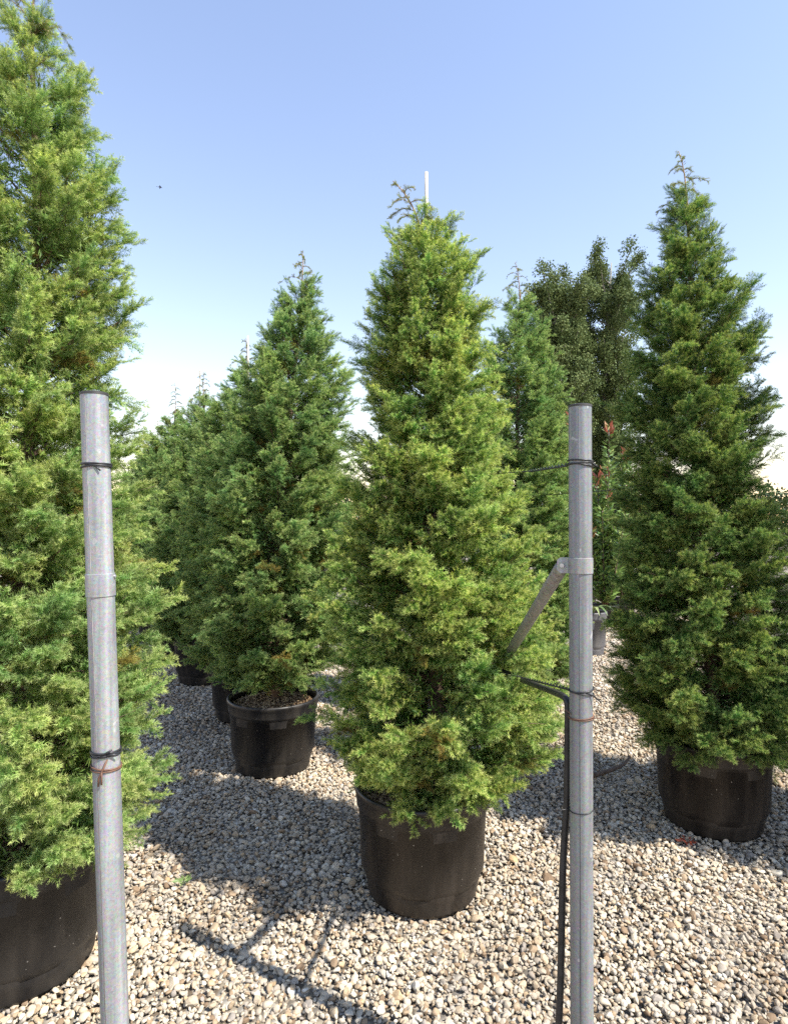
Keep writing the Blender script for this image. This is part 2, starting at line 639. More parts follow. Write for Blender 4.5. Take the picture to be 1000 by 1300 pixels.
def frames_to_euler(D, U):
    """Rotation with local Z along D and local Y near U, as XYZ Euler angles."""
    Z = D / np.linalg.norm(D, axis=1, keepdims=True)
    X = np.cross(U, Z)
    X /= np.linalg.norm(X, axis=1, keepdims=True) + 1e-9
    Y = np.cross(Z, X)
    return np.stack([np.arctan2(Y[:, 2], Z[:, 2]), -np.arcsin(np.clip(X[:, 2], -1, 1)), np.arctan2(X[:, 1], X[:, 0])], 1)


def leaf_cloud(P, Nrm, L, W, tip, seed, cup=0.0):
    """Leaf-shaped kites (two triangles folded on the midrib) at P, pointing along Nrm."""
    r = np.random.default_rng(seed)
    n = len(P)
    d = Nrm / (np.linalg.norm(Nrm, axis=1, keepdims=True) + 1e-9)
    s = np.cross(d, r.normal(0, 1, (n, 3)))
    s /= np.linalg.norm(s, axis=1, keepdims=True) + 1e-9
    up = np.cross(s, d)
    L, W = np.asarray(L)[:, None], np.asarray(W)[:, None]
    a = P
    b = P + d * L * .45 + s * W * .5 + up * W * .18
    c = P + d * L
    e = P + d * L * .45 - s * W * .5 + up * W * .18
    V = np.stack([a, b, c, e], 1).reshape(-1, 3)
    base = np.arange(n)[:, None] * 4
    T = np.concatenate([base + [0, 1, 2], base + [0, 2, 3]], 0)
    return V, T, np.repeat(np.asarray(tip), 4)


PROFILE = ([0, .05, .14, .3, .5, .65, .78, .88, .95, 1.0], [.30, .44, .52, .52, .485, .43, .35, .26, .17, .06])


def build_juniper(seed, crown_lo, crown_hi, rad, lean, mat, n_branch, density, prof=PROFILE, leader=(0.0, 0.0, 0.3), dry=0.04, top_spread=1.0, bow=0.0):
    """Geometry of one juniper in its own space (origin on the ground, pot 0.46 high).
    Returns dict of meshes: trunk, branches, leader and the scatter points of the crown."""
    r = np.random.default_rng(seed)
    H = crown_hi - crown_lo
    ztip = crown_hi + leader[2]

    def axis(z):
        u = np.clip((z - 0.4) / (crown_hi - 0.4), 0, 1)
        return np.array([lean[0] * u + bow * min(1, max(0, z - .3) / .25) * (1 - u) + 0.02 * math.sin(z * 2.3 + seed), lean[1] * u + 0.02 * math.cos(z * 1.9 + seed), z])

    trunk = MB()
    zs = np.linspace(0.36, crown_hi, 12)
    trunk.tube([axis(z) for z in zs], [0.034 * (1 - (z - 0.36) / (ztip - 0.36)) + 0.004 for z in zs], 8)

    br = MB()
    P, D, U, S = [], [], [], []
    tt = np.linspace(0, 1, 400)
    pr = np.interp(tt, *prof)
    cdf = np.cumsum(pr + 0.10)
    cdf /= cdf[-1]
    dryP = []
    for i in range(n_branch):
        t = float(np.interp((i + r.uniform(0, 1)) / n_branch, cdf, tt))
        phi = i * 2.39996 + r.normal(0, 0.35)
        R = float(np.interp(t, *prof)) * rad * r.choice([r.uniform(0.70, 0.88), r.uniform(0.88, 1.02), r.uniform(1.0, 1.12)], p=[.3, .52, .18])
        asc = math.radians(14 + 40 * t ** 1.5 + r.normal(0, 7))
        zt = crown_lo + t * H + r.normal(0, 0.02)
        out = np.array([math.cos(phi), math.sin(phi), 0.0])
        a0 = axis(max(0.44, zt - R * math.tan(asc)))
        tip = axis(zt) + out * R
        tip[2] = zt
        mid = (a0 + tip) / 2 + np.array([0, 0, -0.06 * R]) * (1 if t < .7 else -.4)
        q = np.linspace(0, 1, 7)[:, None]
        pts = (1 - q) ** 2 * a0 + 2 * q * (1 - q) * mid + q ** 2 * tip
        br.tube(pts[:6], np.linspace(0.0075, 0.0022, 6) * (0.55 + 0.6 * R), 4, caps=False)
        lat = np.cross(out, [0, 0, 1.0])
        n_p = max(2, int(round(density * (0.30 + R * 1.5))))
        for m_ in range(n_p):
            s = 1 - 0.62 * (m_ + r.uniform(0, .6)) / n_p
            base = (1 - s) ** 2 * a0 + 2 * s * (1 - s) * mid + s ** 2 * tip
            tang = 2 * (1 - s) * (mid - a0) + 2 * s * (tip - mid)
            tang /= np.linalg.norm(tang)
            sg = 1 if m_ % 2 else -1
            dp = tang + lat * (sg * (0.15 + 1.5 * (1 - s)) + r.normal(0, .22)) + np.array([0, 0, r.normal(0.02, 0.22)])
            dp /= np.linalg.norm(dp)
            upv = np.array([0, 0, 1.0]) + r.normal(0, 0.28, 3)
            sp = np.cross(dp, upv)
            sp /= np.linalg.norm(sp)
            npv = np.cross(sp, dp)
            Lp = r.uniform(0.10, 0.17) * (0.55 + 0.5 * min(1.1, R / 0.36))
            p0 = base - dp * Lp * 0.45
            sc = r.uniform(0.62, 0.86) * (0.7 + 0.32 * min(1, R / 0.36))
            isdry = (s < 0.6 and r.uniform() < dry * 2.2) or (t < 0.35 and r.uniform() < dry * 0.3)
            br.tube([p0, p0 + dp * Lp * .8], [.0018, .001], 3, caps=False)
            nk = 9
            for k in range(nk):
                w = k / (nk - 1)
                sd = (1 if k % 2 else -1) * (0.85 * (1 - w) + 0.12)
                d = dp + sp * (sd + r.normal(0, .14)) + npv * (r.normal(0.12, 0.42) - 0.12 * w)
                P.append(p0 + dp * Lp * w * 0.72 + npv * (0.02 * w * (1 - w) - 0.02 * w * w + r.normal(0, .007)))
                D.append(d)
                U.append(npv + r.normal(0, 0.35, 3))
                S.append(sc * r.uniform(0.75, 1.3) * (1 - 0.25 * w))
                dryP.append(isdry)
    # old inner foliage: dense tufts that close the heart of the crown
    ni = 24000
    ti = np.interp(r.uniform(0, 1, ni), cdf, tt) * 0.9
    ri = np.interp(ti, *prof) * rad * 0.76 * np.sqrt(r.uniform(0.05, 1, ni))
    ph = r.uniform(0, 6.283, ni)
    ci = np.array([axis(crown_lo + 0.04 + q * H) for q in ti]) + np.stack([np.cos(ph) * ri, np.sin(ph) * ri, r.normal(0, .02, ni)], 1)
    inner = leaf_cloud(ci, r.normal(0, 1, (ni, 3)), r.uniform(.018, .036, ni), r.uniform(.004, .007, ni), r.uniform(0, .3, ni), seed)
    # leader: a bare reddish shoot with a few arching side twigs
    ld = MB()
    lp0 = axis(crown_hi - 0.22)
    tipv = axis(crown_hi) + np.array([leader[0], leader[1], leader[2]])
    q = np.linspace(0, 1, 10)
    ctrl = axis(crown_hi) + np.array([0.01, 0, leader[2] * 0.35])
    lpts = [(1 - a) ** 2 * lp0 + 2 * a * (1 - a) * ctrl + a * a * tipv + np.array([0.003 * math.sin(a * 9 + seed), 0, 0]) * (1 - a) for a in q]
    ld.tube(lpts, np.linspace(0.0062, 0.0016, 10), 6)
    LP, LD, LU, LS = [], [], [], []
    for i in range(13):
        a = 0.22 + 0.72 * (i + r.uniform(0, .7)) / 13
        b = np.array([np.interp(a, q, [p[j] for p in lpts]) for j in range(3)])
        L = (0.17 * (1.05 - a) + 0.02) * r.uniform(0.6, 1.25) * top_spread
        phi = i * 2.4 + r.normal(0, .4)
        o = np.array([math.cos(phi), math.sin(phi) * 0.8, 0])
        tw = [b + o * L * w + np.array([0, 0, 1.0]) * L * (0.75 * w - 0.85 * w * w) for w in np.linspace(0, 1, 6)]
        ld.tube(tw, np.linspace(0.0021, 0.0009, 6), 4)
        for w in range(1, 6):
            for _ in range(3 if a < 0.6 else 2):
                d = tw[w] - tw[w - 1]
                d = d / np.linalg.norm(d) + r.normal(0, 0.55, 3) + np.array([0, 0, 0.1])
                LP.append(tw[w] - d * 0.008)
                LD.append(d)
                LU.append(np.array([0, 0, 1.0]) + r.normal(0, .4, 3))
                LS.append(r.uniform(0.18, 0.40) * (1.3 - 0.75 * a))
    for i in range(26):
        a = 0.3 + 0.7 * i / 26
        b = np.array([np.interp(a, q, [p[j] for p in lpts]) for j in range(3)])
        d = np.array([r.normal(0, 1), r.normal(0, 1), 0.9])
        LP.append(b)
        LD.append(d)
        LU.append(r.normal(0, 1, 3))
        LS.append(r.uniform(0.10, 0.2))
    P, D, U, S = map(np.array, (P, D, U, S))
    dryP = np.array(dryP)
    idx = r.integers(0, 6, len(P))

    def pm(nm, sel):
        return point_mesh(nm, P[sel], frames_to_euler(D[sel], U[sel]), S[sel], idx[sel])
    LP, LD, LU, LS = map(np.array, (LP, LD, LU, LS))
    return dict(trunk=trunk.mesh('trunk', 'bark'), branches=br.mesh('branches', 'bark'), leader=ld.mesh('leader_shoot', 'young_bark'),
                crown=pm('crown', ~dryP), inner=tri_mesh('inner_foliage', *inner[:2], mat, inner[2]), dry=pm('dry_needles', dryP), mat=mat,
                tips=point_mesh('leader_needles', LP, frames_to_euler(LD, LU), LS, r.integers(0, 6, len(LP))))


def add_scatter(o, key, objs):
    md = o.modifiers.new('foliage', 'NODES')
    md.node_group = scatter_group(key, objs)


# ------------------------------------------------------------------ pots
def pot_meshes(mat, R=0.30, Hh=0.46, ribs=14):
    prof = [(R * 0.0, 0.004), (R * .76, 0.004), (R * .785, 0.0), (R * .80, 0.012), (R * .815, 0.05), (R * .83, 0.06)]
    for z in np.linspace(0.08, Hh - 0.10, 6):
        prof.append((R * (0.80 + 0.155 * z / Hh), z))
    prof += [(R * .945, Hh - .085), (R * .948, Hh - .08), (R * .935, Hh - .08), (R * .90, 0.12), (R * .74, 0.03), (0.0, 0.03)]

    def mod(j, r, z, a):
        if 0.07 < z < Hh - 0.09 and j < 13:
            s = math.sin(a * ribs / 2)
            return r + 0.0055 * (1 if s > 0.25 else (-0.2 if s < 0.12 else 0.4))
        return r
    b = MB()
    b.lathe(prof, 140, mod)
    # rolled rim with a deep skirt
    rim = MB()
    rim.lathe([(R * .925, Hh - .015), (R * .93, Hh - .003), (R * .955, Hh + .003), (R * .99, Hh + .001), (R * 1.0, Hh - .008), (R * .995, Hh - .02),
               (R * .975, Hh - .03), (R * .968, Hh - .07), (R * .962, Hh - .082), (R * .950, Hh - .085), (R * .946, Hh - .07), (R * .93, Hh - .05), (R * .925, Hh - .015)], 96)
    return b.mesh('plant_pot', mat), rim.mesh('rim', mat)


def soil_mesh(seed, R=0.272, z=0.405):
    r = random.Random(seed)
    b = MB()
    rings, n = 9, 40
    vs, fs = [(0, 0, z + 0.035)], []
    for j in range(1, rings + 1):
        for k in range(n):
            a = 2 * math.pi * k / n
            rr = R * j / rings
            vs.append((rr * math.cos(a), rr * math.sin(a), z + 0.03 * (1 - (j / rings) ** 2) + r.uniform(-.006, .006)))
    for k in range(n):
        fs.append((0, 1 + k, 1 + (k + 1) % n))
    for j in range(rings - 1):
        for k in range(n):
            a, c = 1 + j * n + k, 1 + j * n + (k + 1) % n
            fs.append((a, a + n, c + n, c))
    b.add(vs, fs)
    chips = MB()
    for _ in range(900):
        a, rr = r.uniform(0, 6.283), R * 0.97 * math.sqrt(r.random())
        u = Vector((r.gauss(0, 1), r.gauss(0, 1), r.gauss(0, .4))).normalized()
        w = u.cross(Vector((r.gauss(0, .4), r.gauss(0, .4), 1))).normalized()
        chips.box((rr * math.cos(a), rr * math.sin(a), z + 0.03 * (1 - (rr / R) ** 2) + r.uniform(.002, .012)),
                  (r.uniform(.010, .028), r.uniform(.005, .012), r.uniform(.003, .006)), (u, w, u.cross(w)))
    return b.mesh('potting_soil', 'mulch'), chips.mesh('bark_chips', 'chip', smooth=False)


POTS = {k: pot_meshes(k) for k in ('pot', 'pot_brown')}
SOIL = [soil_mesh(3), soil_mesh(4)]


def cane_mesh(p0, p1, rad=0.0085):
    b = MB()
    p0, p1 = Vector(p0), Vector(p1)
    L = (p1 - p0).length
    pts, rr = [], []
    n = int(L / 0.21)
    for i in range(n + 1):
        for dz, f in ((-0.006, 1.0), (0.0, 1.18), (0.006, 1.0)):
            u = (i * 0.21 + 0.07 + dz) / L
            if 0 < u < 1:
                pts.append(p0.lerp(p1, u))
                rr.append(rad * f * (1.1 - 0.25 * u))
    pts = [p0] + pts + [p1]
    rr = [rad * 1.1] + rr + [rad * .85]
    b.tube(pts, rr, 8)
    return b.mesh('bamboo_cane', 'bamboo')


def place_juniper(geo, x, y, label, cat='juniper', pot='pot', rot=0.0, scale=1.0, cane=None, soil=0, group='potted junipers standing in rows on the gravel', pot_scale=1.0):
    root = empty('potted_juniper', (x, y, 0.02))
    root.rotation_euler.z = rot
    root.scale = (scale,) * 3
    tag(root, label, cat, group)
    p = link('plant_pot', POTS[pot][0], root)
    p.rotation_euler.z = 0.3
    link('rim', POTS[pot][1], p)
    s = link('potting_soil', SOIL[soil][0], root)
    link('bark_chips', SOIL[soil][1], s, 'stuff')
    link('trunk', geo['trunk'], root)
    link('branches', geo['branches'], root, 'stuff')
    c = link('crown', geo['crown'], root, 'stuff')
    add_scatter(c, geo['mat'], shoot_objects(geo['mat']))
    link('inner_foliage', geo['inner'], root, 'stuff')
    d = link('dry_needles', geo['dry'], root, 'stuff')
    add_scatter(d, 'needle_dry', shoot_objects('needle_dry'))
    l = link('leader_shoot', geo['leader'], root)
    t = link('leader_needles', geo['tips'], l, 'stuff')
    add_scatter(t, 'needle_leader', shoot_objects('needle_leader'))
    if cane:
        link('bamboo_cane', cane_mesh(*cane), root)
    return root


# ------------------------------------------------------------------ ground
g = MB()
g.add([(-1500, -300, 0), (1500, -300, 0), (1500, 2500, 0), (-1500, 2500, 0)], [(0, 1, 2, 3)])
ground = link('ground', g.mesh('ground', 'ground', smooth=False), None, 'structure')


def stone_objects(n=9):
    import bmesh
    objs = []
    r = np.random.default_rng(77)
    for i in range(n):
        bm = bmesh.new()
        bmesh.ops.create_icosphere(bm, subdivisions=2, radius=0.5)
        sx, sy, sz = 1.0, r.uniform(0.62, 0.9), r.uniform(0.42, 0.68)
        planes = [(r.normal(0, 1, 3), r.uniform(0.26, 0.42)) for _ in range(9)]
        for v in bm.verts:
            c = np.array(v.co)
            for nrm, dd in planes:          # chip flat facets into the ball
                nn = nrm / np.linalg.norm(nrm)
                h = c @ nn - dd
                if h > 0:
                    c = c - nn * h * 0.96
            c = c * (1 + r.normal(0, 0.015))
            v.co = (c[0] * sx, c[1] * sy, c[2] * sz)
        me = bpy.data.meshes.new('pebble')
        bm.to_mesh(me)
        bm.free()
        me.polygons.foreach_set('use_smooth', [i % 3 == 0] * len(me.polygons))
        me.materials.append(M['pebble'])
        objs.append(bpy.data.objects.new('pebble', me))
    return objs


def gravel_points():
    r = np.random.default_rng(11)
    Ps, Ss = [], []

    def patch(x0, x1, y0, y1, sp, z, smin, smax, keep=None):
        nx, ny = int((x1 - x0) / sp), int((y1 - y0) / sp)
        gx, gy = np.meshgrid(np.arange(nx), np.arange(ny))
        x = x0 + (gx.ravel() + r.uniform(-.75, .75, nx * ny)) * sp
        y = y0 + (gy.ravel() + r.uniform(-.75, .75, nx * ny)) * sp
        k = np.abs(x) < 0.69 * y + 0.35
        if keep is not None:
            k &= keep(x, y)
        x, y = x[k], y[k]
        zz = z + r.uniform(-.004, .006, len(x)) + .008 * (np.sin(x * 5.1 + np.sin(y * 3.3)) * np.sin(y * 4.3 + 1.7 * np.sin(x * 2.2)) + .6)
        Ps.append(np.stack([x, y, zz], 1))
        s = r.uniform(smin, smax, len(x)) * np.exp(r.normal(0, 0.28, len(x)))
        Ss.append(s)
    patch(-4, 4, 1.7, 4.6, 0.0185, 0.004, 0.014, 0.025)
    patch(-4, 4, 1.7, 4.6, 0.026, 0.010, 0.013, 0.031)
    patch(-6, 6, 4.6, 7.6, 0.025, 0.007, 0.020, 0.033)
    patch(-6, 6, 7.6, 12.5, 0.036, 0.008, 0.028, 0.046, lambda x, y: (x > .12 * y) & (x < .5 * y) | (x < -.25 * y))
    P, S = np.concatenate(Ps), np.concatenate(Ss)
    n = len(P)
    rot = np.stack([r.normal(0, .5, n), r.normal(0, .5, n), r.uniform(0, 6.28, n)], 1)
    return point_mesh('gravel', P, rot, S, r.integers(0, 9, n))


gravel = link('gravel', gravel_points(), None, 'stuff')
add_scatter(gravel, 'pebble', stone_objects())
tag(gravel, 'loose beige and grey pebble gravel covering the ground', 'gravel')


# ------------------------------------------------------------------ junipers
def P_(pairs):
    return [a for a, _ in pairs], [b for _, b in pairs]


PROF_C = P_([(0, .28), (.06, .39), (.13, .455), (.27, .44), (.41, .42), (.55, .335), (.69, .275), (.84, .25), (.93, .19), (1, .09)])
geo_c = build_juniper(21, 0.43, 2.94, 1.03, (-0.01, 0.0), 'needle_olive', 410, 6.5, PROF_C, (-0.13, -0.02, 0.17), dry=0.05, bow=0.10)
place_juniper(geo_c, 0.125, 2.72, 'olive green potted juniper with bent top and tall white cane, in brown-black ribbed pot', pot='pot_brown',
              cane=((0.04, 0.07, 0.38), (0.015, -0.05, 3.13)))

PROF_L = P_([(0, .36), (.05, .46), (.125, .49), (.22, .47), (.41, .42), (.5, .37), (.61, .29), (.72, .31), (.84, .25), (.93, .16), (1, .07)])
geo_l = build_juniper(33, 0.42, 3.45, 1.0, (0.03, 0.0), 'needle_yellow', 350, 6.5, PROF_L, (0.03, 0, 0.28), dry=0.05)
place_juniper(geo_l, -1.36, 2.25, 'bright yellow-green potted juniper directly behind the leaning galvanised post', soil=1)

PROF_R = P_([(0, .32), (.09, .47), (.19, .47), (.33, .39), (.48, .315), (.63, .325), (.77, .28), (.89, .16), (1, .06)])
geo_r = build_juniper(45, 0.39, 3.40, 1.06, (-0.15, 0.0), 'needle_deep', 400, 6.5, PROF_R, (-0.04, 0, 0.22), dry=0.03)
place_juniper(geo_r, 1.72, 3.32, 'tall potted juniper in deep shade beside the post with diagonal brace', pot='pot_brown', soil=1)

PROF_A = P_([(0, .25), (.07, .36), (.15, .40), (.34, .40), (.53, .37), (.73, .30), (.85, .22), (.92, .15), (1, .06)])
geo_a = build_juniper(57, 0.56, 3.22, 1.16, (0.17, 0.0), 'needle_green', 370, 6.5, PROF_A, (0.0, 0, 0.20), dry=0.06)
place_juniper(geo_a, -0.80, 4.08, 'blue-green potted juniper in black pot with sunlit bark chips showing')

geo_b = build_juniper(69, 0.24, 3.50, 1.24, (-0.02, 0.0), 'needle_green', 370, 6.5, PROF_A, (-0.04, 0, 0.26), dry=0.03)
place_juniper(geo_b, 1.04, 5.05, 'fresh green potted juniper with thin bare leader, standing before the distant poplars')

place_juniper(geo_b, 2.68, 2.95, 'potted juniper casting its shadow on the tall shaded juniper', rot=2.6, soil=1, scale=1.08)

geo_d = build_juniper(81, 0.42, 2.92, 1.36, (0.02, 0.0), 'needle_green', 350, 6.5, PROF_A, (-0.02, 0, 0.24), dry=0.03)
place_juniper(geo_d, -1.24, 5.15, 'potted juniper with thick white cane, next in row behind the bark-chip pot', cane=((0.06, -0.03, 0.38), (0.02, -0.02, 3.17)), soil=1)
place_juniper(geo_d, -1.95, 6.3, 'potted juniper with slim cane beside bare leader, third in the receding row', rot=2.1, cane=((0.05, 0.05, 0.38), (0.03, 0.03, 3.18)))
geo_e = build_juniper(93, 0.42, 2.95, 1.36, (0.0, 0.0), 'needle_green', 350, 6.5, PROF_A, (0.0, 0, 0.34), dry=0.02)
place_juniper(geo_e, -2.60, 7.35, 'potted juniper without cane, with branched bare leader, fourth in the receding row', soil=1)
place_juniper(geo_e, -3.30, 8.6, 'small distant potted juniper near the far end of the receding row', rot=1.3, scale=0.93)
place_juniper(geo_e, -3.95, 9.7, 'farthest potted juniper at the end of the receding row', rot=3.9, scale=0.95)


# ------------------------------------------------------------------ broad-leaved plants
def poplar(x, y, height, width, seed, label, bare=0.12):
    r = np.random.default_rng(seed)
    root = empty('poplar_tree', (x, y, 0))
    tag(root, label, 'poplar', 'poplars behind the nursery')
    tr = MB()
    zs = np.linspace(0, height * .93, 12)
    ax = lambda z: np.array([0.25 * math.sin(z * .3 + seed), 0.2 * math.cos(z * .27), z])
    tr.tube([ax(z) for z in zs], np.linspace(0.26, 0.03, 12), 8)
    link('trunk', tr.mesh('trunk', 'poplar_bark'), root)
    lb = MB()
    P, D, T = [], [], []
    nb = 110
    for i in range(nb):
        t = bare + (1 - bare) * (i + r.uniform(0, 1)) / nb
        z0 = height * t * 0.86
        env = width * .5 * np.interp(t, [bare, .3, .55, .8, .93, 1], [.6, .8, 1.0, 1.05, .95, .7])
        phi = i * 2.4 + r.normal(0, .3)
        ln = env * r.choice([r.uniform(.45, .75), r.uniform(.75, 1.0), r.uniform(1.0, 1.3)])
        o = np.array([math.cos(phi), math.sin(phi), 0])
        a = ax(z0)
        rise = ln * r.uniform(0.7, 1.2)
        pts = [a + o * ln * (w ** .85) + np.array([0, 0, rise * w ** 1.1]) for w in np.linspace(0, 1, 6)]
        lb.tube(pts, np.linspace(.055, .012, 6), 4, caps=False)
        for cl in range(14):
            w = 1 - .75 * r.uniform(0, 1) ** 1.2
            c = np.array([np.interp(w, np.linspace(0, 1, 6), [p[j] for p in pts]) for j in range(3)]) + r.normal(0, .12, 3)
            n = int(r.uniform(60, 110))
            sh = r.uniform(0, .55)
            P.append(c + np.clip(r.normal(0, 1, (n, 3)), -1.5, 1.5) * [.18, .18, .21])
            D.append(r.normal(0, 1, (n, 3)) + [0, 0, -.3])
            T.append(np.clip(sh + r.uniform(0, .45, n), 0, 1))
    P, D, T = np.concatenate(P), np.concatenate(D), np.concatenate(T)
    n = len(P)
    v, t, a = leaf_cloud(P, D, r.uniform(.08, .13, n), r.uniform(.07, .11, n), T, seed)
    link('limbs', lb.mesh('limbs', 'poplar_bark'), root, 'stuff')
    link('crown', tri_mesh('crown', v, t, 'poplar', a), root, 'stuff')


p = at(703, 600, 34)
poplar(p.x, 34, CAM_H + (CY - 333) / FPX * 34, 3.6, 5, 'dark poplar with slightly lower crown behind the fresh green juniper')
p = at(773, 600, 36)
poplar(p.x, 36, CAM_H + (CY - 306) / FPX * 36, 4.2, 8, 'taller dark poplar with broad ragged top against the sky')


def photinia(x, y, height, seed, label, spread=0.5, tall=None, red=0.6, leaf=0.12):
    r = np.random.default_rng(seed)
    root = empty('potted_photinia', (x, y, 0.02))
    tag(root, label, 'shrub', 'leafy potted shrubs in the far bed')
    b, rim = PHOT_POT
    pp = link('plant_pot', b, root)
    link('rim', rim, pp)
    link('potting_soil', SOIL_SMALL, root)
    st = MB()
    P, D, T = [], [], []
    for i in range(15):
        phi = i * 2.4
        hh = height * r.uniform(.55, 1.0) if i else (tall or height)
        sp = spread * r.uniform(.2, 1.0) if i else 0.06
        o = np.array([math.cos(phi), math.sin(phi), 0]) * sp
        pts = [np.array([0, 0, .28]) + o * (w ** .7) + np.array([0, 0, (hh - .28) * w]) for w in np.linspace(0, 1, 9)]
        st.tube(pts, np.linspace(.011, .003, 9), 5)
        n = int(210 * hh / 2)
        w = r.uniform(.06, 1, n)
        tipz = (1 - w) * hh
        c = np.stack([np.interp(w, np.linspace(0, 1, 9), [p[j] for p in pts]) for j in range(3)], 1)
        a = r.uniform(0, 6.283, n)
        d = np.stack([np.cos(a), np.sin(a), r.uniform(.1, .9, n)], 1)
        isred = (tipz < .22) & (r.uniform(0, 1, n) < (.75 if i == 0 else (red if i % 3 == 0 else 0.05)))
        d[isred, 2] += 1.0
        P.append(c + d * .02)
        D.append(d)
        T.append(np.where(isred, r.uniform(.78, 1.0, n), r.uniform(0, .7, n)))
    P, D, T = np.concatenate(P), np.concatenate(D), np.concatenate(T)
    n = len(P)
    v, t, a = leaf_cloud(P, D, leaf * r.uniform(.7, 1.25, n), leaf * r.uniform(.34, .46, n), T, seed)
    link('stems', st.mesh('stems', 'bark'), root, 'stuff')
    link('crown', tri_mesh('crown', v, t, 'photinia', a), root, 'stuff')
    return root


PHOT_POT = pot_meshes('pot', 0.21, 0.34, 12)
_s = MB()
_s.lathe([(0.0, 0.29), (0.1, 0.292), (0.186, 0.285)], 24)
SOIL_SMALL = _s.mesh('potting_soil', 'mulch')

for px, d, py, tall, lab, sd in (
        (768, 9.6, 606, 545, 'leafy shrub with one tall red-tipped shoot, standing between braced post and shaded juniper', 1),
        (790, 10.4, 575, None, 'leafy green shrub with reddish young tips, half hidden by the shaded juniper', 2),
        (719, 9.9, 560, 532, 'shrub with red upright tip peeking out between green juniper and braced post', 3),
        (742, 11.2, 600, None, 'leafy green shrub behind the top half of the braced post', 4),
        (820, 11.6, 580, None, 'leafy green shrub mostly hidden behind the shaded juniper', 6)):
    q = at(px, py, d)
    photinia(q.x, d, q.z, sd, lab, tall=None if tall is None else at(px, tall, d).z)

# pale grey pot with a strap-leaved plant, beside the braced post
q = at(748, 760, 7.6)
root = empty('potted_strap_plant', (q.x, 7.6, 0.02))
tag(root, 'strap-leaved plant in grey pot, partly hidden behind the braced post', 'plant')
gb, gr_ = pot_meshes('pot_grey', 0.21, 0.52, 12)
pp = link('plant_pot', gb, root)
link('rim', gr_, pp)
_s = MB()
_s.lathe([(0.0, 0.47), (0.1, 0.472), (0.19, 0.462)], 24)
link('potting_soil', _s.mesh('potting_soil', 'mulch'), root)
rr = random.Random(5)
for i in range(12):
    b = MB()
    a = i * 2.4
    o = Vector((math.cos(a), math.sin(a), 0))
    s = Vector((-o.y, o.x, 0))
    L = rr.uniform(.26, .4)
    vs, fs = [], []
    for k in range(8):
        w = k / 7
        c = Vector((0, 0, .465)) + o * (0.03 + L * .75 * w) + Vector((0, 0, L * (1.3 * w - 1.2 * w * w)))
        hw = .022 * math.sin(math.pi * (0.12 + .86 * w)) + .001
        vs += [c - s * hw + Vector((0, 0, .006)), c, c + s * hw + Vector((0, 0, .006))]
    for k in range(7):
        fs += [(3 * k, 3 * k + 1, 3 * k + 4, 3 * k + 3), (3 * k + 1, 3 * k + 2, 3 * k + 5, 3 * k + 4)]
    b.add(vs, fs)
    me = b.mesh('strap_leaf', 'strap')
    at_ = me.attributes.new('tipness', 'FLOAT', 'POINT')
    at_.data.foreach_set('value', [rr.uniform(0, 1)] * len(me.vertices))
    link('strap_leaf', me, root)

# distant clipped hedge closing the view under the poplars
r = np.random.default_rng(9)
n = 52000
hx, hy, hz = r.uniform(-32, 32, n), 44 + r.normal(0, .75, n), r.uniform(0, 1, n) ** .8 * (2.9 + 0.35 * np.sin(np.arange(n) * 0 + r.uniform(-32, 32, n)))
hz = r.uniform(0.02, 1, n) * (3.9 + .5 * np.sin(hx * 1.7) + .3 * np.sin(hx * 4.1))
v, t, a = leaf_cloud(np.stack([hx, hy, hz], 1), r.normal(0, 1, (n, 3)), r.uniform(.18, .32, n), r.uniform(.14, .24, n), r.uniform(0, 1, n), 4)
hroot = empty('distant_hedge', (0, 0, 0))
tag(hroot, 'long dark leafy hedge at the far edge of the nursery below the poplars', 'hedge')
link('foliage', tri_mesh('foliage', v, t, 'hedge', a), hroot, 'stuff')
hb = MB()
for i in range(64):
    x = -32 + i + r.uniform(-.2, .2)
    hb.tube([(x, 44, 0), (x + .1, 44.05, 1.2), (x + r.uniform(-.3, .3), 44, 2.5)], [.06, .045, .02], 5)
link('stems', hb.mesh('stems', 'bark'), hroot, 'stuff')


# ------------------------------------------------------------------ galvanised posts
def ring(axis_p, axis_d, rad, n=28, tilt=0.0, turns=1.0, pitch=0.0, start=0.0):
    d = Vector(axis_d).normalized()
    u = d.cross(Vector((0, 1, 0))).normalized()
    w = d.cross(u)
    pts = []
    for i in range(n + 1):
        a = start + 2 * math.pi * turns * i / n
        pts.append(Vector(axis_p) + u * (rad * math.cos(a)) + w * (rad * math.sin(a)) + d * (tilt * rad * math.cos(a) + pitch * i / n))
    return pts


PR = 0.0300


def post(base, top, label, mat='galv'):
    root = empty('galvanised_post', base)
    tag(root, label, 'post', 'galvanised posts along the gravel')
    b0, t0 = Vector((0, 0, 0)), Vector(top) - Vector(base)
    d = t0.normalized()
    b = MB()
    b.tube([b0 - d * 0.1, t0], PR, 40)
    pipe = sharp(link('pipe', b.mesh('pipe', mat), root))
    c = MB()
    c.tube([t0 - d * .0025, t0 + d * .0025, t0 + d * .004], [PR + .0012, PR + .0012, PR - .002], 40)
    sharp(link('cap', c.mesh('cap', 'cap'), root))
    return root, d, t0


RB, RT_ = at(738, 1150, 1.64), at(736, 516, 1.64)
rdir = (RT_ - RB).normalized()
r_base = RB - rdir * (RB.z / rdir.z)
rpost, rd, rt = post(r_base, RT_, 'upright galvanised steel post with diagonal brace and black wire')
LB, LT_ = at(141, 1150, 1.42), at(119.5, 501, 1.42)
ldir = (LT_ - LB).normalized()
l_base = LB - ldir * (LB.z / ldir.z)
lpost, ld_, lt = post(l_base, LT_, 'leaning galvanised steel post in front of the yellow-green juniper', 'galv_sunlit')


